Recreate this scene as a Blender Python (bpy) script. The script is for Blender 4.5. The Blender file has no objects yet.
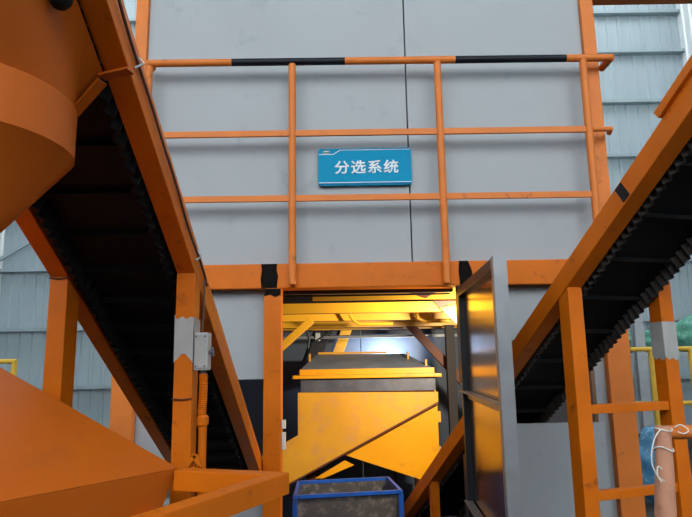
import bpy, bmesh, math, random
from mathutils import Vector, Matrix
random.seed(7)
S = bpy.context.scene
COL = S.collection

# ------------------------------------------------------------------ camera
cam_d = bpy.data.cameras.new('camera')
cam_d.sensor_fit = 'HORIZONTAL'; cam_d.sensor_width = 36.0
cam_d.lens = 36.0 * 590.0 / 692.0
cam_d.clip_start = 0.05; cam_d.clip_end = 100
cam = bpy.data.objects.new('camera', cam_d); COL.objects.link(cam)
PITCH, ROLL = math.radians(9.82), math.radians(0.94)
cam.matrix_world = (Matrix.Translation((0, 0, 1.5)) @ Matrix.Rotation(math.pi / 2 + PITCH, 4, 'X')
                    @ Matrix.Rotation(-ROLL, 4, 'Z'))
S.camera = cam

# ------------------------------------------------------------------ world, exposure
W = bpy.data.worlds.new('world'); S.world = W; W.use_nodes = True
bg = W.node_tree.nodes['Background']
bg.inputs['Color'].default_value = (0.93, 0.975, 1.0, 1)      # overcast daylight falling into the hall
bg.inputs['Strength'].default_value = 3.9
S.view_settings.view_transform = 'Standard'
S.view_settings.look = 'None'
S.view_settings.gamma = 1.0
S.view_settings.use_curve_mapping = False
S.view_settings.exposure = 0.35

# ------------------------------------------------------------------ helpers
def lin(c):
    r = []
    for v in c:
        v = v / 255.0
        r.append(v / 12.92 if v <= 0.04045 else ((v + 0.055) / 1.055) ** 2.4)
    return (r[0], r[1], r[2], 1.0)

MATS = {}
def paint(name, rgb, rough=0.5, var=0.10, scale=6.0, metal=0.0, bump=0.02, wear=None, wear_amt=0.0, spec=0.5, stretch=(1, 1, 1), coat=0.0):
    m = bpy.data.materials.new(name); m.use_nodes = True
    nt = m.node_tree; N = nt.nodes; L = nt.links
    b = N['Principled BSDF']
    tc = N.new('ShaderNodeTexCoord')
    mp = N.new('ShaderNodeMapping'); mp.inputs['Scale'].default_value = stretch
    L.new(tc.outputs['Object'], mp.inputs['Vector'])
    n1 = N.new('ShaderNodeTexNoise'); n1.inputs['Scale'].default_value = scale; n1.inputs['Detail'].default_value = 6
    L.new(mp.outputs[0], n1.inputs['Vector'])
    ramp = N.new('ShaderNodeValToRGB')
    c = lin(rgb)
    ramp.color_ramp.elements[0].position = 0.3; ramp.color_ramp.elements[1].position = 0.7
    ramp.color_ramp.elements[0].color = tuple(v * (1 - var) for v in c[:3]) + (1,)
    ramp.color_ramp.elements[1].color = tuple(min(1, v * (1 + var)) for v in c[:3]) + (1,)
    L.new(n1.outputs['Fac'], ramp.inputs['Fac'])
    col = ramp.outputs['Color']
    if wear:
        n2 = N.new('ShaderNodeTexNoise'); n2.inputs['Scale'].default_value = scale * 2.3; n2.inputs['Detail'].default_value = 9
        n2.inputs['Roughness'].default_value = 0.65
        L.new(mp.outputs[0], n2.inputs['Vector'])
        r2 = N.new('ShaderNodeValToRGB')
        r2.color_ramp.elements[0].position = 0.62 - 0.25 * wear_amt; r2.color_ramp.elements[1].position = 0.72 - 0.2 * wear_amt
        r2.color_ramp.elements[0].color = (0, 0, 0, 1); r2.color_ramp.elements[1].color = (0.75, 0.75, 0.75, 1)
        L.new(n2.outputs['Fac'], r2.inputs['Fac'])
        mx = N.new('ShaderNodeMix'); mx.data_type = 'RGBA'
        L.new(r2.outputs['Color'], mx.inputs[0]); L.new(col, mx.inputs[6]); mx.inputs[7].default_value = lin(wear)
        col = mx.outputs[2]
    L.new(col, b.inputs['Base Color'])
    rr = N.new('ShaderNodeMapRange'); rr.inputs['To Min'].default_value = max(0.02, rough - 0.08); rr.inputs['To Max'].default_value = min(1, rough + 0.08)
    L.new(n1.outputs['Fac'], rr.inputs['Value']); L.new(rr.outputs[0], b.inputs['Roughness'])
    b.inputs['Metallic'].default_value = metal
    b.inputs['Specular IOR Level'].default_value = spec
    b.inputs['Coat Weight'].default_value = coat
    if bump:
        n3 = N.new('ShaderNodeTexNoise'); n3.inputs['Scale'].default_value = scale * 12; n3.inputs['Detail'].default_value = 3
        L.new(tc.outputs['Object'], n3.inputs['Vector'])
        bp = N.new('ShaderNodeBump'); bp.inputs['Strength'].default_value = bump * 4; bp.inputs['Distance'].default_value = 0.004
        L.new(n3.outputs['Fac'], bp.inputs['Height']); L.new(bp.outputs[0], b.inputs['Normal'])
    MATS[name] = m
    return m

paint('orange', (206, 104, 6), spec=0.25, rough=0.45, var=0.10, scale=5, wear=(140, 66, 26), wear_amt=0.05)
paint('orange_frame', (212, 118, 48), spec=0.3, rough=0.5, var=0.08, scale=5, wear=(150, 82, 44), wear_amt=0.05)  # paler than the plain orange: stronger light and haze put into the colour
paint('orange_hopper', (188, 92, 18), spec=0.25, rough=0.5, var=0.06, scale=3.5, wear=(180, 90, 28), wear_amt=0.25)
paint('orange_dark', (100, 48, 24), rough=0.6, var=0.2, scale=7, wear=(70, 36, 22), wear_amt=0.3)
paint('panel', (157, 162, 166), rough=0.55, var=0.05, scale=1.6, bump=0.008, wear=(140, 147, 154), wear_amt=0.1)
paint('panel_edge', (60, 64, 70), rough=0.7)
paint('black_paint', (14, 18, 28), spec=0.25, rough=0.5, var=0.2)
paint('scorch', (20, 17, 16), spec=0.1, rough=0.9, var=0.4, scale=22)
paint('rubber', (12, 13, 17), spec=0.25, rough=0.7, var=0.3, scale=14, bump=0.05, wear=(26, 27, 30), wear_amt=0.2)
paint('rubber_teeth', (52, 47, 44), rough=0.55, var=0.3, scale=20, bump=0.05)  # paler than the belt rubber: light caught on the teeth, put into the colour
paint('yellow', (236, 158, 4), rough=0.4, var=0.06, scale=3, wear=(206, 134, 30), wear_amt=0.1)
paint('yellow_worn', (218, 152, 30), rough=0.5, var=0.10, scale=3, wear=(204, 142, 72), wear_amt=0.5)
paint('yellow_joist', (232, 168, 36), rough=0.45, var=0.06, scale=3)
paint('steel_dark', (88, 88, 98), rough=0.45, var=0.25, scale=9, metal=0.3, wear=(120, 104, 84), wear_amt=0.25)
paint('hood_grey', (140, 150, 166), rough=0.5, var=0.15, scale=7, metal=0.2)  # lighter, bluer grey: daylight on the hood put into the colour
paint('steel', (150, 152, 156), rough=0.4, var=0.12, scale=9, metal=0.55)
paint('steel_black', (34, 38, 44), rough=0.45, var=0.2, scale=9, metal=0.2)
paint('door_sheet', (128, 112, 102), rough=0.17, var=0.10, scale=4, metal=0.85, bump=0.004, stretch=(1, 4, 0.6))
paint('galv', (176, 180, 184), rough=0.5, var=0.08, scale=9, metal=0.2)
paint('tape', (168, 168, 166), rough=0.6, var=0.1, scale=12)
paint('clad', (156, 171, 177), rough=0.5, var=0.05, scale=1.3, bump=0, stretch=(2, 2, 0.3))
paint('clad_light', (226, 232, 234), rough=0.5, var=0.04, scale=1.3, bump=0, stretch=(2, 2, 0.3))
paint('purlin', (150, 166, 172), rough=0.5, var=0.06, scale=2)
paint('concrete', (50, 48, 46), rough=0.85, var=0.15, scale=1.5, wear=(42, 40, 39), wear_amt=0.3)
paint('sign_blue', (0, 138, 180), spec=0.15, rough=0.6, var=0.03, scale=3, bump=0)
paint('sign_blue_dark', (0, 104, 150), spec=0.15, rough=0.6, var=0.03, scale=3, bump=0)
paint('sign_white', (222, 228, 230), rough=0.4, var=0.02, bump=0)
paint('sign_logo', (88, 118, 96), rough=0.5, var=0.2, bump=0)
paint('blue', (16, 78, 168), rough=0.45, var=0.15, scale=8, wear=(50, 60, 80), wear_amt=0.3)
paint('bin_sheet', (74, 70, 70), rough=0.6, var=0.3, scale=9, metal=0.2, wear=(128, 118, 110), wear_amt=0.4)
paint('inner_wall', (88, 100, 120), rough=0.45, var=0.06, scale=2)  # panel grey darkened, the dim interior is put into the colour
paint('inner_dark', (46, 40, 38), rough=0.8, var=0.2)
paint('pole', (198, 140, 112), rough=0.65, var=0.10, scale=9, wear=(160, 112, 90), wear_amt=0.3)
paint('string', (226, 222, 214), rough=0.9, bump=0)
paint('yellow_rail', (226, 180, 60), rough=0.5)
paint('green_net', (84, 148, 128), rough=0.8, var=0.3, scale=7, wear=(140, 186, 172), wear_amt=0.4)
paint('blue_tarp', (70, 130, 168), rough=0.6, var=0.25, scale=8, wear=(150, 180, 196), wear_amt=0.4)
paint('white_plastic', (214, 212, 206), rough=0.5)
paint('rope_cable', (86, 54, 38), rough=0.6, bump=0)
paint('lamp_body', (60, 62, 66), rough=0.4, metal=0.4)
def emit(name, rgb, s):
    m = bpy.data.materials.new(name); m.use_nodes = True
    b = m.node_tree.nodes['Principled BSDF']
    b.inputs['Base Color'].default_value = rgb + (1,)
    b.inputs['Emission Color'].default_value = rgb + (1,); b.inputs['Emission Strength'].default_value = s
    MATS[name] = m
emit('lamp_glow', (1.0, 0.86, 0.62), 12.0)
emit('lamp_glow_cool', (0.9, 0.95, 1.0), 12.0)

class MB:
    """collects shapes given in world coordinates; build() makes ONE mesh object"""
    def __init__(s): s.v = []; s.f = []
    def add(s, v, f):
        o = len(s.v); s.v += [Vector(p) for p in v]; s.f += [tuple(i + o for i in q) for q in f]; return s
    def box(s, x0, x1, y0, y1, z0, z1):
        return s.add([(x, y, z) for z in (z0, z1) for y in (y0, y1) for x in (x0, x1)],
                     [(0, 2, 3, 1), (4, 5, 7, 6), (0, 1, 5, 4), (2, 6, 7, 3), (0, 4, 6, 2), (1, 3, 7, 5)])
    def bar(s, p, q, w, h, up=(0, 0, 1)):
        p, q = Vector(p), Vector(q); d = (q - p).normalized(); up = Vector(up)
        a = d.cross(up)
        if a.length < 1e-4: a = d.cross(Vector((0, 1, 0)))
        a.normalize(); b = a.cross(d)
        v = [e + a * (w / 2 * i) + b * (h / 2 * j) for e in (p, q) for i, j in ((-1, -1), (1, -1), (1, 1), (-1, 1))]
        return s.add(v, [(0, 1, 2, 3), (7, 6, 5, 4), (0, 4, 5, 1), (1, 5, 6, 2), (2, 6, 7, 3), (3, 7, 4, 0)])
    def poly(s, pts, off):
        """closed polygon (list of 3-D points) extruded by vector off"""
        n = len(pts); off = Vector(off)
        v = [Vector(p) for p in pts] + [Vector(p) + off for p in pts]
        f = [tuple(range(n))[::-1], tuple(range(n, 2 * n))] + [(i, (i + 1) % n, n + (i + 1) % n, n + i) for i in range(n)]
        return s.add(v, f)
    def tube(s, pts, r, seg=12, cap=True):
        pts = [Vector(p) for p in pts]; n = len(pts)
        rs = r if isinstance(r, (list, tuple)) else [r] * n
        rings = []; a = None
        for i, p in enumerate(pts):
            d = (pts[min(i + 1, n - 1)] - pts[max(i - 1, 0)]).normalized()
            if a is None:
                a = d.cross(Vector((0.13, 0.31, 0.94)))
            a = a - d * a.dot(d); a.normalize(); b = d.cross(a)
            rings.append([p + (a * math.cos(t) + b * math.sin(t)) * rs[i] for t in (2 * math.pi * k / seg for k in range(seg))])
        v = [q for r_ in rings for q in r_]
        f = [(i * seg + k, i * seg + (k + 1) % seg, (i + 1) * seg + (k + 1) % seg, (i + 1) * seg + k) for i in range(n - 1) for k in range(seg)]
        if cap: f += [tuple(range(seg))[::-1], tuple(range((n - 1) * seg, n * seg))]
        return s.add(v, f)
    def lathe(s, c, prof, seg=40):
        c = Vector(c); n = len(prof)
        v = [c + Vector((r * math.cos(t), r * math.sin(t), z)) for r, z in prof for t in (2 * math.pi * k / seg for k in range(seg))]
        f = [(i * seg + k, i * seg + (k + 1) % seg, (i + 1) * seg + (k + 1) % seg, (i + 1) * seg + k) for i in range(n - 1) for k in range(seg)]
        f += [tuple(range(seg))[::-1], tuple(range((n - 1) * seg, n * seg))]
        return s.add(v, f)
    def build(s, name, mat, parent=None, bevel=0.0, smooth=False, origin=None):
        if parent is not None:
            r = parent
            o0 = Vector((0, 0, 0))
            while r is not None: o0 += r.location; r = r.parent
        elif origin is not None: o0 = Vector(origin)
        else:
            xs = [p.x for p in s.v]; ys = [p.y for p in s.v]; zs = [p.z for p in s.v]
            o0 = Vector(((min(xs) + max(xs)) / 2, (min(ys) + max(ys)) / 2, min(zs)))
        me = bpy.data.meshes.new(name)
        me.from_pydata([tuple(p - o0) for p in s.v], [], s.f)
        bm = bmesh.new(); bm.from_mesh(me); bmesh.ops.recalc_face_normals(bm, faces=bm.faces)
        if bevel:
            es = [e for e in bm.edges if e.is_manifold and e.calc_face_angle(0) > 0.6]
            bmesh.ops.bevel(bm, geom=es, offset=bevel, segments=2, profile=0.7, affect='EDGES', clamp_overlap=True)
        bm.to_mesh(me); bm.free()
        me.materials.append(MATS[mat])
        if smooth:
            me.shade_smooth()
            try: me.set_sharp_from_angle(angle=math.radians(40))
            except Exception: pass
        o = bpy.data.objects.new(name, me); COL.objects.link(o)
        if parent is not None: o.parent = parent
        else: o.location = o0
        return o

def tag(o, label=None, cat=None, group=None, kind=None):
    if label: o['label'] = label
    if cat: o['category'] = cat
    if group: o['group'] = group
    if kind: o['kind'] = kind
    return o
def thing(name, loc, label, cat, group=None):
    o = bpy.data.objects.new(name, None); COL.objects.link(o); o.location = loc; o.empty_display_size = 0.1
    return tag(o, label, cat, group)
def struct(name, loc=(0, 0, 0)):
    o = bpy.data.objects.new(name, None); COL.objects.link(o); o.location = loc
    o['kind'] = 'structure'; return o
def clone(src, parent, loc=None, mat=None):
    c = src.copy(); COL.objects.link(c); c.parent = parent
    if loc is not None: c.location = loc
    return c

# ------------------------------------------------------------------ the hall
HX0, HX1, HY1, HY0, HH = -7.10, 7.42, 12.0, -7.0, 11.0
fl = MB().box(HX0 - .2, HX1 + .2, HY0 - .2, HY1 + .2, -0.1, 0.0).build('floor', 'concrete'); fl['kind'] = 'structure'

def sheet_mesh(name, mat, width=1.0, h=HH):
    """one trapezoid-ribbed cladding sheet, ribs towards -Y, in the XZ plane from x=0"""
    prof = []
    for k in range(4):
        x = k * width / 4
        prof += [(x + 0.0, 0.0), (x + 0.165, 0.0), (x + 0.185, -0.028), (x + 0.23, -0.028)]
    prof.append((width, 0.0))
    v = [(x, y, z) for z in (0, h) for x, y in prof]; n = len(prof)
    f = [(i, i + 1, n + i + 1, n + i) for i in range(n - 1)]
    me = bpy.data.meshes.new(name); me.from_pydata(v, [], f); me.materials.append(MATS[mat])
    return me
SH = sheet_mesh('cladding_sheet', 'clad'); SHL = sheet_mesh('cladding_sheet_light', 'clad_light')
def hall_wall(name, start, length, rotz, mesh, purlin_z=(), zs=1.0):
    w = struct(name, start); w.rotation_euler = (0, 0, rotz)
    n = int(math.ceil(length))
    for k in range(n):
        o = bpy.data.objects.new('cladding_sheet', mesh); COL.objects.link(o); o.parent = w; o.location = (k, 0, 0); o.scale = (1, 1, zs)
        if k == n - 1: o.scale = (length - (n - 1), 1, zs)
    pm = None
    for z in purlin_z:
        if pm is None:
            b = MB()
            b.box(0, length, -0.15, -0.142, -0.032, 0.032); b.box(0, length, -0.15, -0.03, 0.026, 0.032); b.box(0, length, -0.15, -0.03, -0.032, -0.026)
            me = bpy.data.meshes.new('purlin'); me.from_pydata([tuple(p) for p in b.v], [], b.f); me.materials.append(MATS['purlin']); pm = me
        o = bpy.data.objects.new('purlin', pm); COL.objects.link(o); o.parent = w; o.location = (0, 0, z)
    return w
PZ = [1.06, 2.21, 3.42, 4.54, 5.66, 6.87, 8.02, 8.95, 10.1]
wb = hall_wall('wall_back', (HX0, HY1, 0), HX1 - HX0, 0, SH, PZ)
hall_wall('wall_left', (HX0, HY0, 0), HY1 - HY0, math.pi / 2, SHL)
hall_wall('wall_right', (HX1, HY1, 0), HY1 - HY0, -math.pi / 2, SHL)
hall_wall('wall_front', (HX1, HY0, 0), HX1 - HX0, math.pi, SH, zs=4.5 / HH)      # daylight comes in above it, through the open gable
rf = struct('ceiling', (HX0, HY0, HH))
for k in range(15):
    x0 = HX0 + k * (HX1 - HX0) / 15
    MB().box(x0, x0 + (HX1 - HX0) / 15 - .01, HY0, 7.5, HH, HH + .05).build('roof_sheet', 'clad', rf)     # skylight strip left open behind the enclosure
    MB().box(x0, x0 + (HX1 - HX0) / 15 - .01, 10.6, HY1, HH, HH + .05).build('roof_sheet', 'clad', rf)
# diagonal stay on the back wall, left
b = MB().bar((-7.05, 11.78, 3.62), (-5.6, 11.78, 4.5), 0.05, 0.07); o = b.build('trim_1', 'purlin'); o['kind'] = 'structure'
# grey steel stanchion standing free in the hall
b = MB(); b.box(4.33, 4.47, 8.95, 8.965, 0, 2.6); b.box(4.33, 4.47, 9.085, 9.10, 0, 2.6); b.box(4.393, 4.407, 8.96, 9.09, 0, 2.6)
o = b.build('steel_column', 'galv'); o['kind'] = 'structure'

# ------------------------------------------------------------------ the sorting enclosure
EX0, EX1, EYB = -1.31, 1.575, 6.1
YF = 3.30           # front of the orange frame
YP = 3.38           # front of the grey panels
ET = 4.15
enc = thing('sorting_enclosure', (0.13, 4.7, 0), 'tall grey panelled machine enclosure with orange steel frame and open doorway', 'building')
def post(x0, x1, y0, y1, z0, z1, mat='orange_frame', name='post'):
    return MB().box(x0, x1, y0, y1, z0, z1).build(name, mat, enc, bevel=0.006)
post(EX0, EX0 + .125, 3.33, 3.46, 0, 2.05, name='corner_post'); post(EX1 - .13, EX1, 3.33, 3.46, 0, 2.05, name='corner_post')
post(EX0 + .03, EX0 + .105, 3.35, 3.46, 2.051, ET, name='upper_corner_post'); post(1.482, 1.560, 3.35, 3.46, 2.051, ET, name='upper_corner_post')
post(EX0, EX0 + .12, EYB - .12, EYB, 0, ET, name='corner_post'); post(EX1 - .12, EX1, EYB - .12, EYB, 0, ET, name='corner_post')
post(-.464, -.368, YF, YF + .1, 0, 1.908, 'orange', name='door_post'); post(.628, .70, YF + .005, YF + .1, 1.36, 1.907, 'steel_black', name='door_post'); post(.628, .70, YF + .005, YF + .1, 0, .98, 'steel_black', name='door_post')
MB().box(EX0 + .125, EX1 - .13, YF, YF + .14, 1.908, 2.048).build('front_beam', 'orange', enc, bevel=0.006)
MB().box(EX0 + .12, EX1 - .13, EYB - .12, EYB, ET - .12, ET).build('roof_beam', 'orange_frame', enc, bevel=0.006)
MB().box(EX0 + .125, EX1 - .13, 3.34, 3.46, ET - .12, ET).build('roof_beam', 'orange_frame', enc, bevel=0.006)
for x in (EX0, EX1 - .12):
    MB().box(x, x + .12, 3.46, EYB - .12, ET - .12, ET).build('roof_beam', 'orange_frame', enc, bevel=0.006)
MB().box(EX0 + .01, EX1 - .01, 3.40, EYB - .01, ET, ET + .04).build('roof_panel', 'panel', enc)
# panels: above the beam two sheets with an open joint, below it sheets with cut-outs for the conveyors
def panel(pts, name='wall_panel', mat='panel', y=YP, t=.05):
    return MB().poly([(x, y, z) for x, z in pts], (0, t, 0)).build(name, mat, enc, bevel=0.002)
rect = lambda x0, x1, z0, z1: [(x0, z0), (x1, z0), (x1, z1), (x0, z1)]
panel(rect(EX0 + .106, .381, 2.05, ET - .12)); panel(rect(.389, 1.481, 2.05, ET - .12))
MB().box(.36, .41, YP + .055, YP + .075, 2.05, ET - .12).build('joint_strip', 'panel_edge', enc)
panel([(EX0 + .125, 0), (-.464, 0), (-.464, .77), (-1.02, .77), (-1.02, 1.405), (-.464, 1.405), (-.464, 1.905), (EX0 + .125, 1.905)])
panel([(.702, 0), (1.384, 0), (1.384, 1.148), (.86, 1.148), (.702, 1.09)], y=3.305, t=.024)      # low sheet in front of the conveyor slot
panel([(EX1 - .13, 0), (EX1 - .13, 1.905), (.70, 1.905), (.70, 1.60), (1.385, 1.60), (1.385, 0)])
for x in (EX0 + .02, EX1 - .07):
    for k in range(2):
        y0 = 3.465 + k * 1.26
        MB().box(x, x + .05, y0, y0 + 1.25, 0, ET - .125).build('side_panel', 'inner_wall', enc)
for k in range(2):
    x0 = EX0 + .125 + k * 1.325
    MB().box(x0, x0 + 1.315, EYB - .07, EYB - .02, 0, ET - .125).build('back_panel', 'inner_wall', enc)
# walkway deck = ceiling of the lower room, with yellow joists below it
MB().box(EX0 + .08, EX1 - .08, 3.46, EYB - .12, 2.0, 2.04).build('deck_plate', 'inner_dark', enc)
JO = [(3.62, -.21, 1.44, 1.865, 1.998), (3.95, -1.18, 1.44, 1.815, 1.882), (4.5, -1.18, 1.44, 1.80, 1.852), (4.95, -1.18, 1.44, 1.775, 1.825), (5.45, -1.18, 1.44, 1.78, 1.86)]
for y, x0, x1, z0, z1 in JO:
    m = MB(); m.box(x0, x1, y, y + .012, z0, z1)
    if y > 3.7: m.box(x0, x1, y + .0125, y + .07, z1 - .01, z1); m.box(x0, x1, y + .0125, y + .07, z0, z0 + .01)
    m.build('ceiling_joist', 'yellow_joist', enc)
for x in (-.95, 1.05):
    MB().box(x, x + .08, 3.70, 5.9, 1.884, 1.998).build('ceiling_bearer', 'yellow_joist', enc)
# gusset plates at the right-hand end of the joists
MB().poly([(.30, 3.605, 1.935), (.60, 3.605, 1.935), (.485, 3.605, 1.868)], (0, .012, 0)).build('gusset', 'orange_dark', enc)
MB().poly([(.575, 3.935, 1.884), (.76, 3.935, 1.884), (.62, 3.935, 1.838)], (0, .012, 0)).build('gusset', 'orange_dark', enc)
MB().poly([(.62, 3.93, 1.834), (.80, 3.93, 1.88), (.80, 3.93, 1.66)], (0, .012, 0)).build('gusset', 'yellow_joist', enc)
# a thin black rod behind the lintel, a service pipe deeper in, and a bent yellow pipe on the joist
MB().box(-.366, .626, 3.445, 3.49, 1.889, 1.96).build('lintel_angle', 'steel_black', enc, bevel=.003)
MB().tube([(-.36, 3.52, 1.885), (.62, 3.52, 1.885)], .006).build('rod', 'steel_black', enc, smooth=True)
MB().tube([(-.36, 5.15, 1.705), (.70, 5.15, 1.705)], .010).build('service_pipe', 'steel', enc, smooth=True)
MB().box(-.275, -.235, 5.12, 5.18, 1.67, 1.74).build('pipe_clamp', 'galv', enc, bevel=.004)
pp = [(.02, 4.40, 1.84), (.05, 4.40, 1.79), (.09, 4.40, 1.765), (.34, 4.40, 1.765)]
MB().tube(pp, .012).build('conduit', 'yellow_joist', enc, smooth=True)
pp = [(.52, 4.40, 1.86), (.53, 4.40, 1.80), (.58, 4.40, 1.78), (.76, 4.40, 1.78)]
MB().tube(pp, .014).build('conduit', 'yellow_joist', enc, smooth=True)
# hanging hooks
MB().tube([(-.34, 4.7, 1.80), (-.30, 4.7, 1.68), (-.31, 4.7, 1.60)], .010).build('hook', 'steel_black', enc, smooth=True)
MB().tube([(-.34, 4.72, 1.74), (-.12, 4.72, 1.72)], .008).build('hook', 'steel_black', enc, smooth=True)
MB().tube([(-.29, 4.7, 1.63), (-.12, 4.7, 1.74)], .007).build('hook', 'steel_black', enc, smooth=True)
# braces and inner posts
MB().bar((.47, 5.0, 1.85), (1.10, 5.0, 1.15), .06, .07).build('brace', 'orange_dark', enc, bevel=.004)
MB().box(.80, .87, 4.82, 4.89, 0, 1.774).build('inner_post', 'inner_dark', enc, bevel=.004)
MB().bar((-.56, 4.22, 1.52), (-.25, 4.22, 1.79), .05, .085, (0, 1, 0)).build('brace', 'yellow_joist', enc, bevel=.004)
MB().bar((-.20, 5.96, 1.30), (.06, 5.96, 1.98), .10, .03, (0, 1, 0)).build('brace', 'yellow_worn', enc, bevel=.003)
MB().bar((-.42, 5.96, 1.30), (-.16, 5.96, 1.98), .14, .03, (0, 1, 0)).build('brace', 'inner_dark', enc, bevel=.003)
MB().box(EX0 + .125, EX1 - .13, 5.94, 6.0, 1.72, 1.745).build('wall_rail', 'steel', enc)
# white catch plates on the door post and scorched weld patches
for z in (1.14, 1.03):
    MB().box(-.366, -.345, YF + .02, YF + .05, z, z + (.045 if z > 1.1 else .09)).build('catch_plate', 'white_plastic', enc, bevel=.003)
def patch(pts, y, name='scorch_mark'):
    return MB().poly([(x, y, z) for x, z in pts], (0, .002, 0)).build(name, 'scorch', enc)
patch([(-.482, 2.047), (-.478, 2.01), (-.484, 1.96), (-.479, 1.91), (-.44, 1.909), (-.392, 1.91), (-.388, 1.95), (-.384, 1.975), (-.393, 2.01), (-.391, 2.047)], YF - .0025)
patch([(-.462, 1.905), (-.462, 1.862), (-.43, 1.872), (-.40, 1.858), (-.37, 1.87), (-.37, 1.905)], YF - .0025)
patch([(.640, 2.047), (.634, 1.99), (.640, 1.91), (.72, 1.91), (.716, 1.95), (.708, 2.0), (.69, 2.047)], YF - .0025)
# beam running off to the hall from the right corner
MB().box(EX1 + .002, 3.6, 3.36, 3.46, 3.72, 3.82).build('outrigger_beam', 'orange_frame', enc, bevel=.005)
MB().box(3.5, 3.6, 3.36, 3.46, 0, 3.719).build('outrigger_post', 'orange_frame', enc, bevel=.005)

# the door, swung outwards, hinged on the right door post
dA = Vector((.640, 3.27, 0)); dB = Vector((.588, 2.215, 0)); dd = (dB - dA).normalized(); dn = Vector((-dd.y, dd.x, 0))  # dn: towards +X
if dn.x < 0: dn = -dn
DZ0, DZ1 = .22, 1.885
fm = MB()
def P(t, o, z): return dA + dd * t + dn * o + Vector((0, 0, z))
DW = (dB - dA).length
def dbox(m, t0, t1, o0, o1, z0, z1):
    return m.poly([P(t0, o0, z0), P(t1, o0, z0), P(t1, o1, z0), P(t0, o1, z0)], (0, 0, z1 - z0))
dbox(fm, 0, .045, -.025, .02, DZ0, DZ1)
door = fm.build('door', 'steel_black', enc, bevel=.003)  # dark hinge stile: its shade is put into the steel colour
door['label'] = 'open steel-framed door with a glossy metal sheet'
m = MB(); dbox(m, DW - .045, DW - .002, -.03, .02, DZ0, DZ1); m.build('free_stile', 'steel', door, bevel=.003)
m = MB(); dbox(m, DW - .002, DW + .002, -.028, .022, DZ0, DZ1); m.build('edge_strip', 'steel', door)
m = MB(); dbox(m, .045, DW - .045, -.025, .02, DZ1 - .045, DZ1); m.build('top_rail', 'steel_black', door, bevel=.003)
m = MB(); dbox(m, .045, DW - .045, -.025, .02, DZ0, DZ0 + .045); m.build('bottom_rail', 'steel', door, bevel=.003)
for z in (1.332, .775):
    m = MB(); dbox(m, .03, DW - .045, -.045, .0, z - .004, z); dbox(m, .03, DW - .045, -.004, .0, z - .04, z); m.build('middle_rail', 'steel', door)
m = MB(); dbox(m, .045, DW - .045, .004, .008, DZ0 + .045, DZ1 - .045); m.build('door_sheet', 'door_sheet', door)
for z in (.5, 1.1, 1.7):
    m = MB(); m.tube([P(-.012, -.004, z), P(-.012, -.004, z + .09)], .012); m.build('hinge', 'steel', door, smooth=True)
for z in (1.362, 1.318, 1.300):
    m = MB(); q = P(.025, -.028, z); m.tube([q - dn * .004, q + dn * .004], .006, 8); m.build('screw', 'galv', door)

# ------------------------------------------------------------------ guard railing on the enclosure front
gr = thing('guard_railing', (.2, 3.27, 1.94), 'orange tube railing with black bands on its top rail, fixed across the enclosure front', 'railing')
YR, RR = 3.27, .022
segs = [(-1.164, -.662, 0), (-.662, .013, 1), (.013, .67, 0), (.67, 1.331, 1), (1.331, 1.608, 0)]
ztop = lambda x: 3.262 - .004 * x
for x0, x1, k in segs:
    o = MB().tube([(x0, YR, ztop(x0)), (x1, YR, ztop(x1))], RR, 16).build('top_rail', 'black_paint' if k else 'orange_frame', gr, smooth=True)
    if k: o['label'] = 'black painted band of the top rail'
MB().tube([(1.600, YR, ztop(1.6)), (1.600, 3.40, ztop(1.6))], RR, 16).build('return_rail', 'orange_frame', gr, smooth=True)
MB().tube([(-1.155, YR, ztop(-1.16)), (-1.155, 3.33, ztop(-1.16))], RR, 16).build('return_rail', 'orange_frame', gr, smooth=True)
for z in (2.811, 2.419):
    MB().bar((-1.155, YR, z + .003), (1.45, YR, z - .003), .018, .036).build('middle_rail', 'orange_frame', gr, bevel=.003)
MB().tube([(1.45, YR, 2.808), (1.56, YR, 2.808), (1.575, 3.33, 2.808)], .016, 10).build('return_rail', 'orange_frame', gr, smooth=True)
for x, z0 in ((-1.155, 1.93), (-.302, 1.925), (.562, 1.918), (1.43, 1.94)):
    MB().tube([(x, YR, z0), (x, YR, 3.245)], RR, 16).build('post', 'orange_frame', gr, smooth=True)
    MB().box(x - .018, x + .018, YR + .012, YF - .0005, z0 + .02, z0 + .06).build('fixing_lug', 'orange', gr)

# ------------------------------------------------------------------ the sign
sg = thing('sign_board', (.12, 3.36, 2.515), 'blue sign board with white Chinese lettering between the middle rails', 'sign')
SX0, SX1, SZ0, SZ1 = -.157, .397, 2.517, 2.745
def rrect(x0, x1, z0, z1, r, y, seg=6):
    pts = []
    for cx, cz, a0 in ((x1 - r, z0 + r, -90), (x1 - r, z1 - r, 0), (x0 + r, z1 - r, 90), (x0 + r, z0 + r, 180)):
        for k in range(seg + 1):
            a = math.radians(a0 + 90 * k / seg); pts.append((cx + r * math.cos(a), y, cz + r * math.sin(a)))
    return pts
MB().poly(rrect(SX0, SX1, SZ0, SZ1, .022, 3.352), (0, .024, 0)).build('board', 'sign_blue', sg)
yq = 3.3505
MB().box(SX0 + .004, SX1 - .004, yq, yq + .001, SZ0 + .016, SZ0 + .0195).build('line', 'sign_white', sg)
MB().poly([(SX0 + .006, yq, 2.7075), (-.065, yq, 2.7075), (-.024, yq, 2.7335), (SX1 - .01, yq, 2.7335), (SX1 - .01, yq, 2.7365), (-.027, yq, 2.7365), (-.067, yq, 2.7105), (SX0 + .006, yq, 2.7105)], (0, .001, 0)).build('line', 'sign_white', sg)
MB().poly([(SX0 + .006, yq, SZ0 + .004), (SX1 - .006, yq, SZ0 + .004), (SX1 - .006, yq, SZ0 + .014), (SX0 + .006, yq, SZ0 + .014)], (0, .001, 0)).build('lower_band', 'sign_blue_dark', sg)
m = MB(); cx, cz = -.108, 2.727
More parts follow.
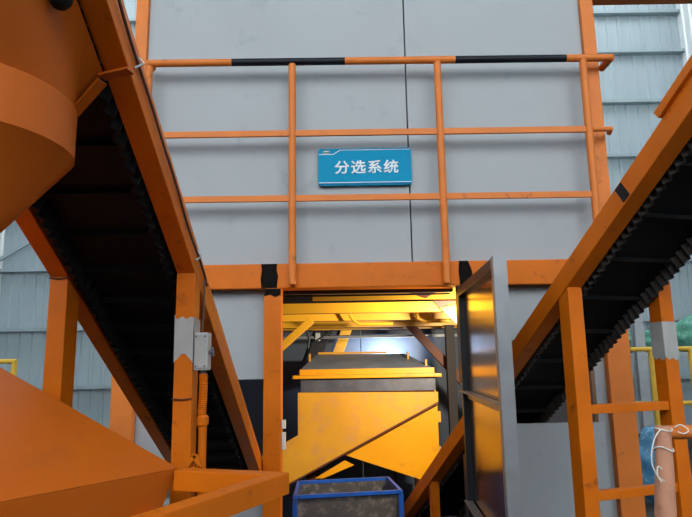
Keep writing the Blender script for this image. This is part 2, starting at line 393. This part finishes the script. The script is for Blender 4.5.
ring = [(cx + .020 * math.cos(t), yq, cz + .011 * math.sin(t)) for t in [math.pi * 2 * k / 20 for k in range(20)]]
m.poly(ring, (0, .001, 0)).build('emblem', 'sign_logo', sg)
m = MB().poly([(cx - .022, yq - .0004, cz - .001), (cx - .004, yq - .0004, cz + .004), (cx + .022, yq - .0004, cz + .003), (cx + .006, yq - .0004, cz - .0015)], (0, .0006, 0)); m.build('emblem', 'sign_white', sg)
m = MB()
for k in range(5): m.box(cx - .024 + k * .010, cx - .0165 + k * .010, yq, yq + .001, 2.7125, 2.7145)
m.build('emblem_text', 'sign_white', sg)
cu = bpy.data.curves.new('lettering', 'FONT'); cu.body = '分选系统'; cu.size = .088; cu.align_x = 'CENTER'; cu.align_y = 'CENTER'
cu.space_character = 1.16; cu.bevel_depth = .0018; cu.bevel_resolution = 0; cu.extrude = .0003
to = bpy.data.objects.new('lettering_curve', cu); COL.objects.link(to)
bpy.context.view_layer.update()
me = bpy.data.meshes.new_from_object(to.evaluated_get(bpy.context.evaluated_depsgraph_get()))
bpy.data.objects.remove(to)
me.materials.clear(); me.materials.append(MATS['sign_white'])
lo = bpy.data.objects.new('lettering', me); COL.objects.link(lo); lo.parent = sg
xs = [v.co.x for v in me.vertices]; zs = [v.co.y for v in me.vertices]
cxm, czm = (min(xs) + max(xs)) / 2, (min(zs) + max(zs)) / 2
k_ = .378 / (max(xs) - min(xs)); kz = .084 / (max(zs) - min(zs))
for v in me.vertices:
    v.co = Vector(((v.co.x - cxm) * k_, v.co.z, (v.co.y - czm) * kz))
lo.location = Vector((.130, 3.3503, 2.629)) - sg.location
lo['label'] = 'white lettering reading 分选系统'

# ------------------------------------------------------------------ conveyors with corrugated-sidewall belts
class Frame:
    def __init__(s, org, heading, ang):
        h = Vector((heading[0], heading[1], 0)).normalized()
        s.o = Vector(org); s.u = h * math.cos(ang) + Vector((0, 0, math.sin(ang)))
        s.l = Vector((-h.y, h.x, 0)); s.n = s.u.cross(s.l)
        if s.n.z < 0: s.n = -s.n
    def __call__(s, a, b, c): return s.o + s.u * a + s.l * b + s.n * c
def fbox(m, F, a0, a1, b0, b1, c0, c1):
    v = [F(a, b, c) for c in (c0, c1) for b in (b0, b1) for a in (a0, a1)]
    return m.add(v, [(0, 2, 3, 1), (4, 5, 7, 6), (0, 1, 5, 4), (2, 6, 7, 3), (0, 4, 6, 2), (1, 3, 7, 5)])
def wavy(F, s0, s1, lc, c0, c1, amp, per, th=.005):
    m = MB(); n = int((s1 - s0) / per * 6); pv = []
    for i in range(n + 1):
        a = s0 + (s1 - s0) * i / n; w = lc + amp * math.sin(2 * math.pi * (a - s0) / per)
        pv.append((a, w))
    v = []; f = []
    for a, w in pv:
        v += [F(a, w - th, c0), F(a, w + th, c0), F(a, w + th, c1), F(a, w - th, c1)]
    for i in range(n):
        for k in range(4):
            f.append((4 * i + k, 4 * i + (k + 1) % 4, 4 * i + 4 + (k + 1) % 4, 4 * i + 4 + k))
    f += [(0, 1, 2, 3), (4 * n + 3, 4 * n + 2, 4 * n + 1, 4 * n)]
    return m.add(v, f)
def conveyor(root, F, s0, s1, half, sw, sh, bw, wl, per, mat, cl, amp=.011, tooth='rubber_teeth', right=None):
    """half: outer half width, sw/sh: stringer width and height, bw: belt half width, wl: side-wall offset"""
    for sd in (-1, 1):
        a, b_ = sorted((sd * half, sd * (half - sw)))
        c0, c1 = 0, sh
        if sd > 0 and right: a, b_, c0, c1 = right
        m = MB(); fbox(m, F, s0, s1, a, b_, c0, c1); m.build('stringer', mat, root, bevel=.004)
    cb = .047                                   # return strand
    m = MB(); fbox(m, F, s0 + .05, s1 - .05, -bw, bw, cb, cb + .008); bt = m.build('belt', 'rubber', root)
    m = MB(); fbox(m, F, s0 + .05, s1 - .05, -bw, bw, .080, .088); m.build('belt', 'rubber', root)
    for sd in (-1, 1):
        wavy(F, s0 + .08, s1 - .08, sd * wl, -.010, cb, amp, per).build('side_wall', tooth, bt, smooth=True)
        wavy(F, s0 + .08, s1 - .08, sd * wl, .088, .122, amp, per).build('side_wall', tooth, bt, smooth=True)
    src = None; k = 0; a = s0 + .12
    while a < s1 - .1:
        if src is None:
            m = MB(); fbox(m, F, a, a + .008, -wl + .015, wl - .015, .024, cb - .0005); src = m.build('cleat', 'rubber', bt); a0 = a
        else:
            clone(src, bt, F.u * (a - a0))
        a += cl
    # end pulleys and carrying rollers between the strands
    for a in (s0 + .05, s1 - .05):
        m = MB(); m.tube([F(a, -bw, .0675), F(a, bw, .0675)], .012, 16); m.build('pulley', 'rubber', root, smooth=True)
    a = s0 + .4
    while a < s1 - .3:
        m = MB(); m.tube([F(a, -half + sw + .002, .0675), F(a, half - sw - .002, .0675)], .0115, 12); m.build('roller', 'steel_dark', root, smooth=True)
        a += .5

TH_L = math.atan(.594)
FL = Frame((-.6975, 3.3, .896), (0, -1), TH_L)
lc = thing('belt_conveyor', (-.7, 2.2, 0), 'orange-framed inclined conveyor with black corrugated belt, mounted over the grey switch box', 'conveyor')
SL = 1.0 / math.cos(TH_L)
conveyor(lc, FL, -1.05 * SL, 2.62 * SL, .2275, .057, .060, .160, .146, .042, 'orange', .165, amp=.008, tooth='rubber')
# skirt plate above the right stringer, with cable clipped along it
m = MB(); fbox(m, FL, -.35, 2.62 * SL, .2235, .2275, .0605, .086); m.build('skirt_plate', 'orange_frame', lc)
m = MB(); fbox(m, FL, -.35, 2.62 * SL, -.2275, -.2235, .0605, .086); m.build('skirt_plate', 'orange_frame', lc)
pts = []
for k in range(25):
    a = 1.60 + 1.0 * k / 24 * 1.4; pts.append(FL(a, .234 + .0015 * math.sin(k * .8), .046 + .004 * math.sin(k * 1.1)))
tail = [(-.448, 1.835, 1.593), (-.446, 1.84, 1.68), (-.452, 1.86, 1.76)]
MB().tube(tail + pts, .0035, 8).build('cable', 'rope_cable', lc, smooth=True)
for a in (1.75, 2.42):
    m = MB(); m.tube([FL(a, .229, .03), FL(a, .246, .045), FL(a, .229, .07)], .003, 6); m.build('cable_tie', 'galv', lc)
# legs
def leg(root, p, w, d, ztop, ang, mat, zbot=0.0, slant=0.0, name='leg'):
    c, s_ = math.cos(ang), math.sin(ang)
    q = lambda x, y: (p[0] + c * x - s_ * y, p[1] + s_ * x + c * y)
    v = []
    for x, y in ((-w / 2, -d / 2), (w / 2, -d / 2), (w / 2, d / 2), (-w / 2, d / 2)):
        v.append(q(x, y) + (zbot,))
    for x, y in ((-w / 2, -d / 2), (w / 2, -d / 2), (w / 2, d / 2), (-w / 2, d / 2)):
        v.append(q(x, y) + (ztop - slant * y,))
    return MB().add(v, [(3, 2, 1, 0), (4, 5, 6, 7), (0, 1, 5, 4), (1, 2, 6, 5), (2, 3, 7, 6), (3, 0, 4, 7)]).build(name, mat, root, bevel=.004)
zl = lambda y: .896 + (3.3 - y) * .594
leg(lc, (-.8965, 1.865), .057, .085, zl(1.865) - .001, 0, 'orange', slant=.594)
lr = leg(lc, (-.4985, 1.850), .057, .070, zl(1.850) - .001, 0, 'orange', slant=.594)
MB().box(-.868, -.527, 1.84, 1.88, .30, .35).build('cross_bar', 'orange', lc, bevel=.003)
MB().box(-.93, -.86, 1.80, 1.93, 0, .012).build('foot_plate', 'orange', lc); MB().box(-.54, -.455, 1.79, 1.91, 0, .012).build('foot_plate', 'orange', lc)
# second pair of legs inside the enclosure, under the tail
for x in (-.8965, -.4985): leg(lc, (x, 3.75), .05, .05, zl(3.75) - .001, 0, 'orange', slant=.594)
# tape wrapped round the right leg: jagged sleeve (thin shell on front and side faces)
def sleeve(root, x0, x1, y0, y1, z0, z1, jag, mat='tape'):
    m = MB(); t = .002; n = 5
    for (pa, pb, off) in (((x0 - t, y0 - t), (x1 + t, y0 - t), (0, t * .8)), ((x1 + t, y0 - t), (x1 + t, y1 + t), (-t * .8, 0)), ((x0 - t, y1 + t), (x0 - t, y0 - t), (t * .8, 0))):
        lo_ = []; hi = []
        for k in range(n + 1):
            f_ = k / n; x = pa[0] + (pb[0] - pa[0]) * f_; y = pa[1] + (pb[1] - pa[1]) * f_
            lo_.append((x, y, z0 + jag * (1 - abs(2 * f_ - 1)) * (1 if off[1] else .4) ))
            hi.append((x, y, z1 + random.uniform(-.008, .008)))
        m.poly(lo_ + hi[::-1], (off[0], off[1], 0))
    return m.build('tape_wrap', mat, root)
o = sleeve(lc, -.527, -.470, 1.815, 1.885, 1.50, 1.640, .035); o['label'] = 'grey tape wrapped round the leg'
# small angle bracket and weld beads
m = MB(); m.bar((-.487, 1.80, 1.19), (-.452, 1.80, 1.235), .012, .012); m.bar((-.452, 1.80, 1.235), (-.435, 1.80, 1.20), .012, .012); m.bar((-.487, 1.80, 1.19), (-.435, 1.80, 1.20), .012, .010)
m.build('angle_bracket', 'orange', lc)
MB().tube([(-.529, 1.813, 1.395), (-.498, 1.811, 1.392), (-.468, 1.813, 1.396)], .003, 6).build('weld_bead', 'orange_dark', lc)
m = MB(); m.tube([(-.925, 1.820, zl(1.825) - .003), (-.895, 1.819, zl(1.825) - .007), (-.868, 1.820, zl(1.825) - .003)], .003, 6).build('weld_bead', 'orange_dark', lc)

# control box and conduit on the right leg
bx = thing('switch_box', (-.455, 1.84, 1.476), 'small grey metal switch box fixed to conveyor leg above a ribbed orange conduit', 'switch box')
MB().box(-.4675, -.425, 1.815, 1.865, 1.478, 1.592).build('housing', 'galv', bx, bevel=.005)
MB().box(-.464, -.429, 1.8115, 1.8145, 1.484, 1.586).build('cover', 'tape', bx, bevel=.002)
m = MB(); m.tube([(-.4245, 1.83, 1.532), (-.413, 1.83, 1.532)], .006, 10); m.tube([(-.415, 1.83, 1.548), (-.411, 1.83, 1.520)], .0045, 8); m.build('toggle', 'steel_dark', bx, smooth=True)
for x in (-.460, -.433):
    for z in (1.490, 1.580):
        MB().tube([(x, 1.8115, z), (x, 1.809, z)], .003, 8).build('screw', 'steel_dark', bx)
cd = thing('cable_conduit', (-.44, 1.84, .0), 'orange cable conduit with ribbed hose running down from the switch box', 'conduit')
hp = []; hr = []
for k in range(45):
    z = 1.468 - k * .0028; hp.append((-.443 + .0015 * math.sin(k * .1), 1.84, z)); hr.append(.0118 + (.0022 if k % 2 else 0))
MB().tube(hp, hr, 12).build('ribbed_hose', 'orange', cd)
MB().tube([(-.444, 1.84, 1.477), (-.444, 1.84, 1.466)], .010, 12).build('gland', 'steel_dark', cd, smooth=True)
MB().tube([(-.441, 1.84, 1.345), (-.441, 1.84, 1.338), (-.441, 1.84, 1.318), (-.441, 1.84, 1.312)], [.013, .018, .018, .014], 14).build('coupling', 'orange', cd)
MB().tube([(-.441, 1.84, 1.313), (-.437, 1.84, 0.0)], .0125, 14).build('pipe', 'orange', cd, smooth=True)

# discharge funnel and drum under the head of the left conveyor
fn = thing('discharge_funnel', (-.78, 1.1, 1.7), 'big orange discharge funnel with round drum and cone under the conveyor head', 'funnel')
DC = (-.775, 1.125); DR = .214; ZT, ZB = 2.040, 1.925
prof = [(.05, 1.60), (.05, 1.72), (DR - .004, ZB), (DR, ZB + .004), (DR, ZT - .004), (DR - .006, ZT)]
MB().lathe((DC[0], DC[1], 0), [(r, z) for r, z in prof], 64).build('drum', 'orange_hopper', fn, smooth=True)
# square-to-round transition from the conveyor underside to the drum
seg = 48; v = []; f = []
zpl = lambda y: .896 + (3.3 - y) * .594 - .012
def sq(t):
    c, s_ = math.cos(t), math.sin(t); k = 1 / max(abs(c), abs(s_))
    x = -.705 + .180 * c * k; y = .965 + .240 * s_ * k
    return Vector((x, y, zpl(y)))
for k in range(seg):
    v.append(sq(2 * math.pi * k / seg))
for k in range(seg):
    t = 2 * math.pi * k / seg; v.append(Vector((DC[0] + (DR - .008) * math.cos(t), DC[1] + (DR - .008) * math.sin(t), ZT - .002)))
f = [(k, (k + 1) % seg, seg + (k + 1) % seg, seg + k) for k in range(seg)]
MB().add(v, f).build('transition_chute', 'orange_hopper', fn, smooth=True)
m = MB(); m.bar((-.462, 1.195, zl(1.195) - .016), (-.53, 1.208, zl(1.208) - .016), .028, .005); m.bar((-.53, 1.212, zl(1.208) - .024), (-.612, 1.236, 2.036), .028, .005)
m.build('edge_flange', 'orange_hopper', fn)
# black rubber-covered bearing under the stringer
m = MB(); m.lathe((-.524, 1.00, 2.152), [(.004, .0), (.012, .004), (.020, .014), (.023, .03), (.023, .075)], 20); m.build('bearing_cap', 'rubber', fn, smooth=True)

# right-hand conveyor
TH_R = math.radians(34.576)
hd = Vector((.22145, -.79304, 0)).normalized()
lat = Vector((-hd.y, hd.x, 0))
HALF_R = .283
P0 = Vector((.6616, 3.3, 1.155))
FR = Frame(P0 + lat * HALF_R, (hd.x, hd.y), TH_R)
rc = thing('belt_conveyor', (1.1, 2.5, 0), 'orange-framed inclined conveyor with black corrugated belt, passing behind the open door', 'conveyor')
conveyor(rc, FR, -1.52, 2.35, HALF_R, .075, .080, .205, .182, .038, 'orange', .24, amp=.008, right=(.214, .256, .048, .112))
# guard plate standing on the left stringer near the top, black paint patch on its side
PS0, PS1, GS = 1.56, 1.60, 1.865
m = MB(); fbox(m, FR, GS, 2.35, -HALF_R - .014, -HALF_R - .009, .081, .112); fbox(m, FR, GS, 2.35, -HALF_R - .014, -HALF_R + .03, .0805, .0835); o = m.build('guard_plate', 'orange', rc)
m = MB(); fbox(m, FR, PS0, PS1, -HALF_R - .0015, -HALF_R + .001, .006, .074); o = m.build('paint_patch', 'black_paint', rc); o['label'] = 'black paint patch'
sl_ = 1.07
azr = math.atan2(lat.y, lat.x)
pl = FR(sl_, -HALF_R + .0375, 0); prr = FR(sl_, .235, .048)
tanR = math.tan(TH_R)
leg(rc, (pl.x, pl.y), .068, .068, pl.z - .001, azr, 'orange', slant=tanR)
leg(rc, (prr.x, prr.y), .068, .068, prr.z - .001, azr, 'orange', slant=tanR)
for z in (1.290, .958):
    a = Vector((pl.x, pl.y, z)) + lat * .036 - hd * -.012; b_ = Vector((prr.x, prr.y, z)) - lat * .036 - hd * -.012
    MB().bar(a, b_, .03, .036).build('cross_bar', 'orange', rc, bevel=.003)
pl2 = FR(-.75, -HALF_R + .0375, 0); pr2 = FR(-.75, .235, .048)
for q in (pl2, pr2): leg(rc, (q.x, q.y), .05, .05, q.z - .001, azr, 'orange', slant=tanR)
# grey wrap on the far leg
m = MB(); Z0, Z1 = 1.485, 1.645
hw = .0355
for sa, sb in (((-hw, hw), (hw, hw)), ((-hw, -hw), (-hw, hw)), ((hw, -hw), (hw, hw))):
    p1 = Vector((prr.x, prr.y, 0)) + lat * sa[0] + hd * sa[1]; p2 = Vector((prr.x, prr.y, 0)) + lat * sb[0] + hd * sb[1]
    d = (p2 - p1); nrm = Vector((d.y, -d.x, 0)).normalized() * .0012
    lo_ = [p1 + d * (k / 4) + Vector((0, 0, Z0 + (.012, -.004, .006, -.008, .004)[k])) for k in range(5)]
    hi = [p1 + d * (k / 4) + Vector((0, 0, Z1)) for k in range(5)]
    m.poly(lo_ + hi[::-1], nrm)
o = m.build('tape_wrap', 'tape', rc); o['label'] = 'grey tape wrapped round the leg'

# ------------------------------------------------------------------ feed hopper in the lower left foreground
hp_ = thing('feed_hopper', (-.95, 1.3, 0), 'large orange feed hopper with sloping hood and tube frame beside conveyor leg', 'hopper')
Cc = Vector((-.466, 1.676, 1.22)); Pp = Vector((-1.3, 1.714, 1.665)); Bb = Vector((-1.3, .51, 1.22))
Ee = Vector((-1.9, 1.74, 1.665)); Gg = Vector((-1.9, .51, 1.22)); Hh = Vector((-1.9, 1.74, 1.22)); K = Vector((-1.3, 1.714, 1.22))
m = MB().add([Cc, Bb, Pp, Gg, Ee, Hh, K], [(0, 1, 2), (1, 3, 4, 2), (0, 2, 6), (6, 2, 4, 5), (3, 5, 4), (0, 6, 5, 3, 1)])
m.build('hood', 'orange_hopper', hp_)
dr = Vector((0, 0, -1))
low = [Cc + Vector((-.22, -.12, -.62)), Bb + Vector((.12, .32, -.62)), Gg + Vector((.25, .32, -.62)), Hh + Vector((.25, -.25, -.62))]
c0 = [q + Vector((0, 0, -.001)) for q in (Cc, Bb, Gg, Hh)]
MB().add(c0 + low, [(0, 1, 5, 4), (1, 2, 6, 5), (2, 3, 7, 6), (3, 0, 4, 7), (4, 5, 6, 7), (3, 2, 1, 0)]).build('bin_body', 'orange_hopper', hp_)
RC = Vector((-.180, 1.588, 1.193)); ND = Vector((-.52, .90, 1.193))
dv = (RC - ND).normalized()
MB().bar(Vector((-.462, 1.668, 1.193)), RC + Vector((-.02, .0, 0)), .045, .052).build('frame_beam', 'orange', hp_, bevel=.003)
MB().bar(ND, RC + dv * .012, .045, .052).build('frame_beam', 'orange', hp_, bevel=.003)
MB().bar(ND + Vector((-.022, .0, 0)), (-1.02, .90, 1.193), .045, .052).build('frame_beam', 'orange', hp_, bevel=.003)
for x, y in ((-.52, 1.60), (-.98, .95), (-1.75, .75), (-1.75, 1.62)):
    MB().box(x - .03, x + .03, y - .03, y + .03, 0, 1.12 if x > -.9 else 1.0).build('leg', 'orange', hp_, bevel=.003)

# ------------------------------------------------------------------ the yellow machine inside
mc = thing('screening_machine', (.15, 5.1, 0), 'yellow screening machine with grey hood and diagonal chute, seen through the doorway', 'machine')
MY = 4.66
MB().box(-.372, .686, MY + .06, 5.55, .93, 1.262).build('body', 'yellow', mc, bevel=.005)
MB().box(-.368, .678, MY + .012, 5.55, 1.2625, 1.366).build('worn_band', 'steel_dark', mc, bevel=.003)
MB().box(-.425, .722, MY - .03, 5.62, 1.3665, 1.392).build('lid_flange', 'yellow', mc, bevel=.004)
MB().box(-.375, .672, MY + .0, 5.58, 1.3925, 1.437).build('lid_rim', 'yellow', mc, bevel=.004)
m = MB().add([(-.365, MY + .01, 1.4375), (.660, MY + .01, 1.4375), (.660, 5.57, 1.4375), (-.365, 5.57, 1.4375), (-.275, 5.22, 1.556), (.500, 5.22, 1.552), (.500, 5.45, 1.552), (-.275, 5.45, 1.556)],
              [(0, 1, 5, 4), (1, 2, 6, 5), (2, 3, 7, 6), (3, 0, 4, 7), (4, 5, 6, 7), (3, 2, 1, 0)])
m.build('hood', 'hood_grey', mc)
MB().box(-.255, .34, 5.20, 5.215, 1.5565, 1.575).build('hood_lip', 'yellow_worn', mc)
for x, y, z in ((-.315, 4.98, 1.505), (.505, 5.02, 1.51), (.62, 4.76, 1.445)):
    MB().box(x - .008, x + .008, y - .02, y + .02, z - .02, z + .055).build('lifting_lug', 'yellow_worn', mc, bevel=.003)
# front chute plate (diagonal) with its flange drawn as a dark strip, shadow put into the colour
pts = [(-.388, 1.262), (.692, 1.252), (.692, 1.180), (-.66, .495), (-.66, .80), (-.388, .945)]
MB().poly([(x, MY, z) for x, z in pts], (0, .012, 0)).build('chute_plate', 'yellow_worn', mc)
MB().bar((.692, MY + .002, 1.172), (-.66, MY + .002, .487), .012, .010, (0, 0, 1)).build('chute_flange_shade', 'orange_dark', mc)
MB().bar((-.62, MY + .28, .53), (.55, MY + .28, 1.115), .46, .012).build('chute_floor', 'yellow', mc)
MB().poly([(x, MY + .045, z) for x, z in ((.690, 1.19), (.690, .72), (.575, .59), (-.05, .795), (-.05, .81), (.3, 1.0))], (0, .012, 0)).build('lower_plate', 'yellow', mc)
MB().poly([(.57, MY + .058, .592), (-.05, MY + .058, .79), (-.05, 5.4, .79), (.57, 5.4, .592)], (0, 0, .012)).build('lower_floor', 'yellow', mc)
MB().poly([(x, MY + .004, z) for x, z in ((-.035, .755), (.035, .72), (-.20, .628), (-.26, .63))], (0, .012, 0)).build('outlet_plate', 'yellow', mc)
for x in (-.30, .62):
    for y in (4.86, 5.48):
        MB().box(x - .04, x + .04, y - .04, y + .04, 0, .929 if x < 0 else .60).build('leg', 'orange_dark', mc, bevel=.004)
MB().box(.69, .715, MY + .05, MY + .10, 1.02, 1.10).build('latch', 'yellow_worn', mc, bevel=.003); MB().box(.69, .705, MY + .04, MY + .10, .78, .84).build('latch', 'yellow_worn', mc, bevel=.003)

# blue waste bin under the chute
bn = thing('waste_bin', (0, 4.15, 0), 'blue angle-iron bin with grimy grey sheet sides under the yellow chute', 'bin')
c4 = [Vector((-.345, 3.91, .66)), Vector((.330, 4.02, .66)), Vector((.275, 4.46, .66)), Vector((-.36, 4.36, .66))]
for i in range(4):
    a, b_ = c4[i], c4[(i + 1) % 4]; e = (b_ - a).normalized()
    MB().bar(a - e * .014, b_ + e * .010, .020, .022).build('rim', 'blue', bn, bevel=.002)
    MB().bar(a + Vector((0, 0, -.015)), Vector((a.x, a.y, .08)), .03, .03).build('corner_angle', 'blue', bn, bevel=.002)
    n_ = Vector((-e.y, e.x, 0)) * .006
    MB().poly([a + n_ + Vector((0, 0, -.012)), b_ + n_ + Vector((0, 0, -.012)), Vector((b_.x, b_.y, .10)) + n_, Vector((a.x, a.y, .10)) + n_], n_).build('side_sheet', 'bin_sheet', bn)
MB().poly([Vector((q.x, q.y, .10)) for q in c4], (0, 0, .01)).build('bottom_sheet', 'bin_sheet', bn)
for q in c4: MB().tube([(q.x - .012, q.y, .04), (q.x + .012, q.y, .04)], .04, 16).build('wheel', 'rubber', bn, smooth=True)

# lamps of the lower room
def lamp(name, loc, aim, label, glow, power, col, size):
    t = thing(name, loc, label, 'lamp')
    L_ = Vector(loc); d = (Vector(aim) - L_).normalized()
    MB().bar(L_ - d * .05, L_ - d * .008, .11, .08).build('housing', 'lamp_body', t, bevel=.004)
    MB().bar(L_ - d * .007, L_ - d * .003, .10, .07).build('glass', glow, t)
    ld = bpy.data.lights.new(name + '_light', 'AREA'); ld.shape = 'RECTANGLE'; ld.size = size; ld.size_y = size * .7; ld.energy = power; ld.color = col
    ld.spread = math.radians(170)
    lo2 = bpy.data.objects.new(name + '_light', ld); COL.objects.link(lo2); lo2.parent = t
    lo2.rotation_euler = d.to_track_quat('-Z', 'Y').to_euler()
    return t
t = lamp('work_lamp', (.86, 3.52, 1.72), (.20, 4.4, 1.60), 'black flood lamp inside the enclosure beside the door post', 'lamp_glow', 26, (1.0, .88, .66), .10)
MB().bar((.86, 3.50, 1.77), (.86, 3.50, 1.998), .02, .02).build('bracket', 'lamp_body', t)
t = lamp('wall_lamp', (.42, 5.76, 1.46), (.30, 6.05, 1.62), 'small flood lamp behind the machine hood, facing the back panel', 'lamp_glow_cool', 9, (.85, .93, 1.0), .10)
MB().bar((.42, 5.72, 1.42), (.42, 5.72, 0), .02, .02).build('stand', 'lamp_body', t)

# ------------------------------------------------------------------ tan pole with string, right foreground
po = thing('timber_pole', (.82, 1.6, 0), 'tan round pole with white string tied round its top', 'pole')
MB().tube([(.794, 1.60, 0), (.797, 1.60, .8), (.806, 1.60, 1.10), (.816, 1.60, 1.22), (.822, 1.60, 1.318)], [.028, .028, .026, .022, .019], 20).build('shaft', 'pole', po, smooth=True)
MB().tube([(.836, 1.612, 1.300), (1.30, 1.63, 1.300)], .018, 14).build('side_tube', 'orange_frame', po, smooth=True)
def smooth_pts(P_, n=6):
    P_ = [Vector(p) for p in P_]; Q = [P_[0]] + P_ + [P_[-1]]; out = []
    for i in range(1, len(Q) - 2):
        for k in range(n):
            t = k / n; a, b_, c_, d_ = Q[i - 1], Q[i], Q[i + 1], Q[i + 2]
            out.append(.5 * ((2 * b_) + (c_ - a) * t + (2 * a - 5 * b_ + 4 * c_ - d_) * t * t + (3 * b_ - a - 3 * c_ + d_) * t ** 3))
    return out + [P_[-1]]
def knot_loop(c, r, z0, amp, name='string', ph=0):
    pts = []
    for k in range(25):
        t = 2 * math.pi * k / 24; pts.append((c[0] + r * math.cos(t), c[1] + r * math.sin(t), z0 + amp * math.sin(t * 2 + ph)))
    return MB().tube(pts, .0018, 6).build(name, 'string', po, smooth=True)
knot_loop((.818, 1.60), .0235, 1.262, .006)
knot_loop((.822, 1.60), .0215, 1.310, .003, ph=1)
MB().tube(smooth_pts([(.803, 1.575, 1.312), (.785, 1.57, 1.295), (.770, 1.565, 1.262), (.768, 1.565, 1.228), (.780, 1.568, 1.200), (.797, 1.57, 1.186)]), .0016, 6).build('string', 'string', po, smooth=True)
MB().tube(smooth_pts([(.790, 1.57, 1.184), (.781, 1.57, 1.200), (.784, 1.57, 1.222), (.796, 1.572, 1.215)]), .0016, 6).build('string', 'string', po, smooth=True)
MB().tube(smooth_pts([(.848, 1.59, 1.316), (.862, 1.585, 1.322), (.880, 1.585, 1.308), (.866, 1.583, 1.300), (.85, 1.58, 1.305)]), .0016, 6).build('string', 'string', po, smooth=True)

# ------------------------------------------------------------------ far background
def guard(name, loc, x0, x1, y, z, posts, label):
    g = thing(name, loc, label, 'railing')
    for zz in (z, z * .58): MB().tube([(x0, y, zz), (x1, y, zz)], .028, 10).build('rail', 'yellow_rail', g, smooth=True)
    for x in posts: MB().tube([(x, y, 0), (x, y, z + .0)], .033, 10).build('post', 'yellow_rail', g, smooth=True)
    return g
guard('floor_railing', (4.2, 7.5, 0), 3.55, 6.4, 7.5, 1.58, (3.80, 4.30, 5.3, 6.3), 'yellow tube floor railing near the grey steel column')
guard('floor_railing', (-4.9, 7.0, 0), -6.4, -3.88, 7.0, 1.555, (-3.90, -5.1, -6.3), 'yellow tube floor railing behind the feed hopper')
def lump(name, c, rad, mat, label, cat, seed, sub=4):
    rnd = random.Random(seed); bm = bmesh.new(); bmesh.ops.create_icosphere(bm, subdivisions=sub, radius=1.0)
    ph = [rnd.uniform(0, 6.28) for _ in range(9)]
    for v_ in bm.verts:
        p = v_.co.copy(); k = 1 + .10 * math.sin(5 * p.x + ph[0]) * math.sin(4 * p.y + ph[1]) + .07 * math.sin(9 * p.z + ph[2] + 3 * p.x) + .05 * math.sin(14 * p.x + ph[3]) * math.sin(11 * p.z + ph[4])
        v_.co = Vector((p.x * rad[0] * k, p.y * rad[1] * k, max(-rad[2] * .9, p.z * rad[2] * k)))
    me_ = bpy.data.meshes.new(name); 
    for v_ in bm.verts: v_.co.z += rad[2] * .9
    bm.to_mesh(me_); bm.free(); me_.materials.append(MATS[mat]); me_.shade_smooth()
    o = bpy.data.objects.new(name, me_); COL.objects.link(o); o.location = c
    return tag(o, label, cat)
pf = thing('storage_rack', (4.5, 9.8, 0), 'grey steel rack table by the ribbed hall wall, holding green netting', 'rack')
MB().box(3.9, 6.2, 9.5, 10.3, 1.50, 1.55).build('deck', 'galv', pf)
for x in (3.94, 6.16):
    for y in (9.54, 10.26): MB().box(x - .03, x + .03, y - .03, y + .03, 0, 1.499).build('leg', 'galv', pf)
lump('netting_bundle', (4.85, 9.9, 1.552), (.42, .32, .20), 'green_net', 'smaller bundle of green netting on the rack, next to the steel column', 'netting', 3)
lump('netting_bundle', (5.74, 9.9, 1.552), (.40, .34, .30), 'green_net', 'taller bundle of green netting on the rack, away from the steel column', 'netting', 5)
lump('tarpaulin_bundle', (3.16, 6.3, 0), (.26, .24, .40), 'blue_tarp', 'blue tarpaulin bundle on the floor behind the string-tied pole', 'tarpaulin', 9)
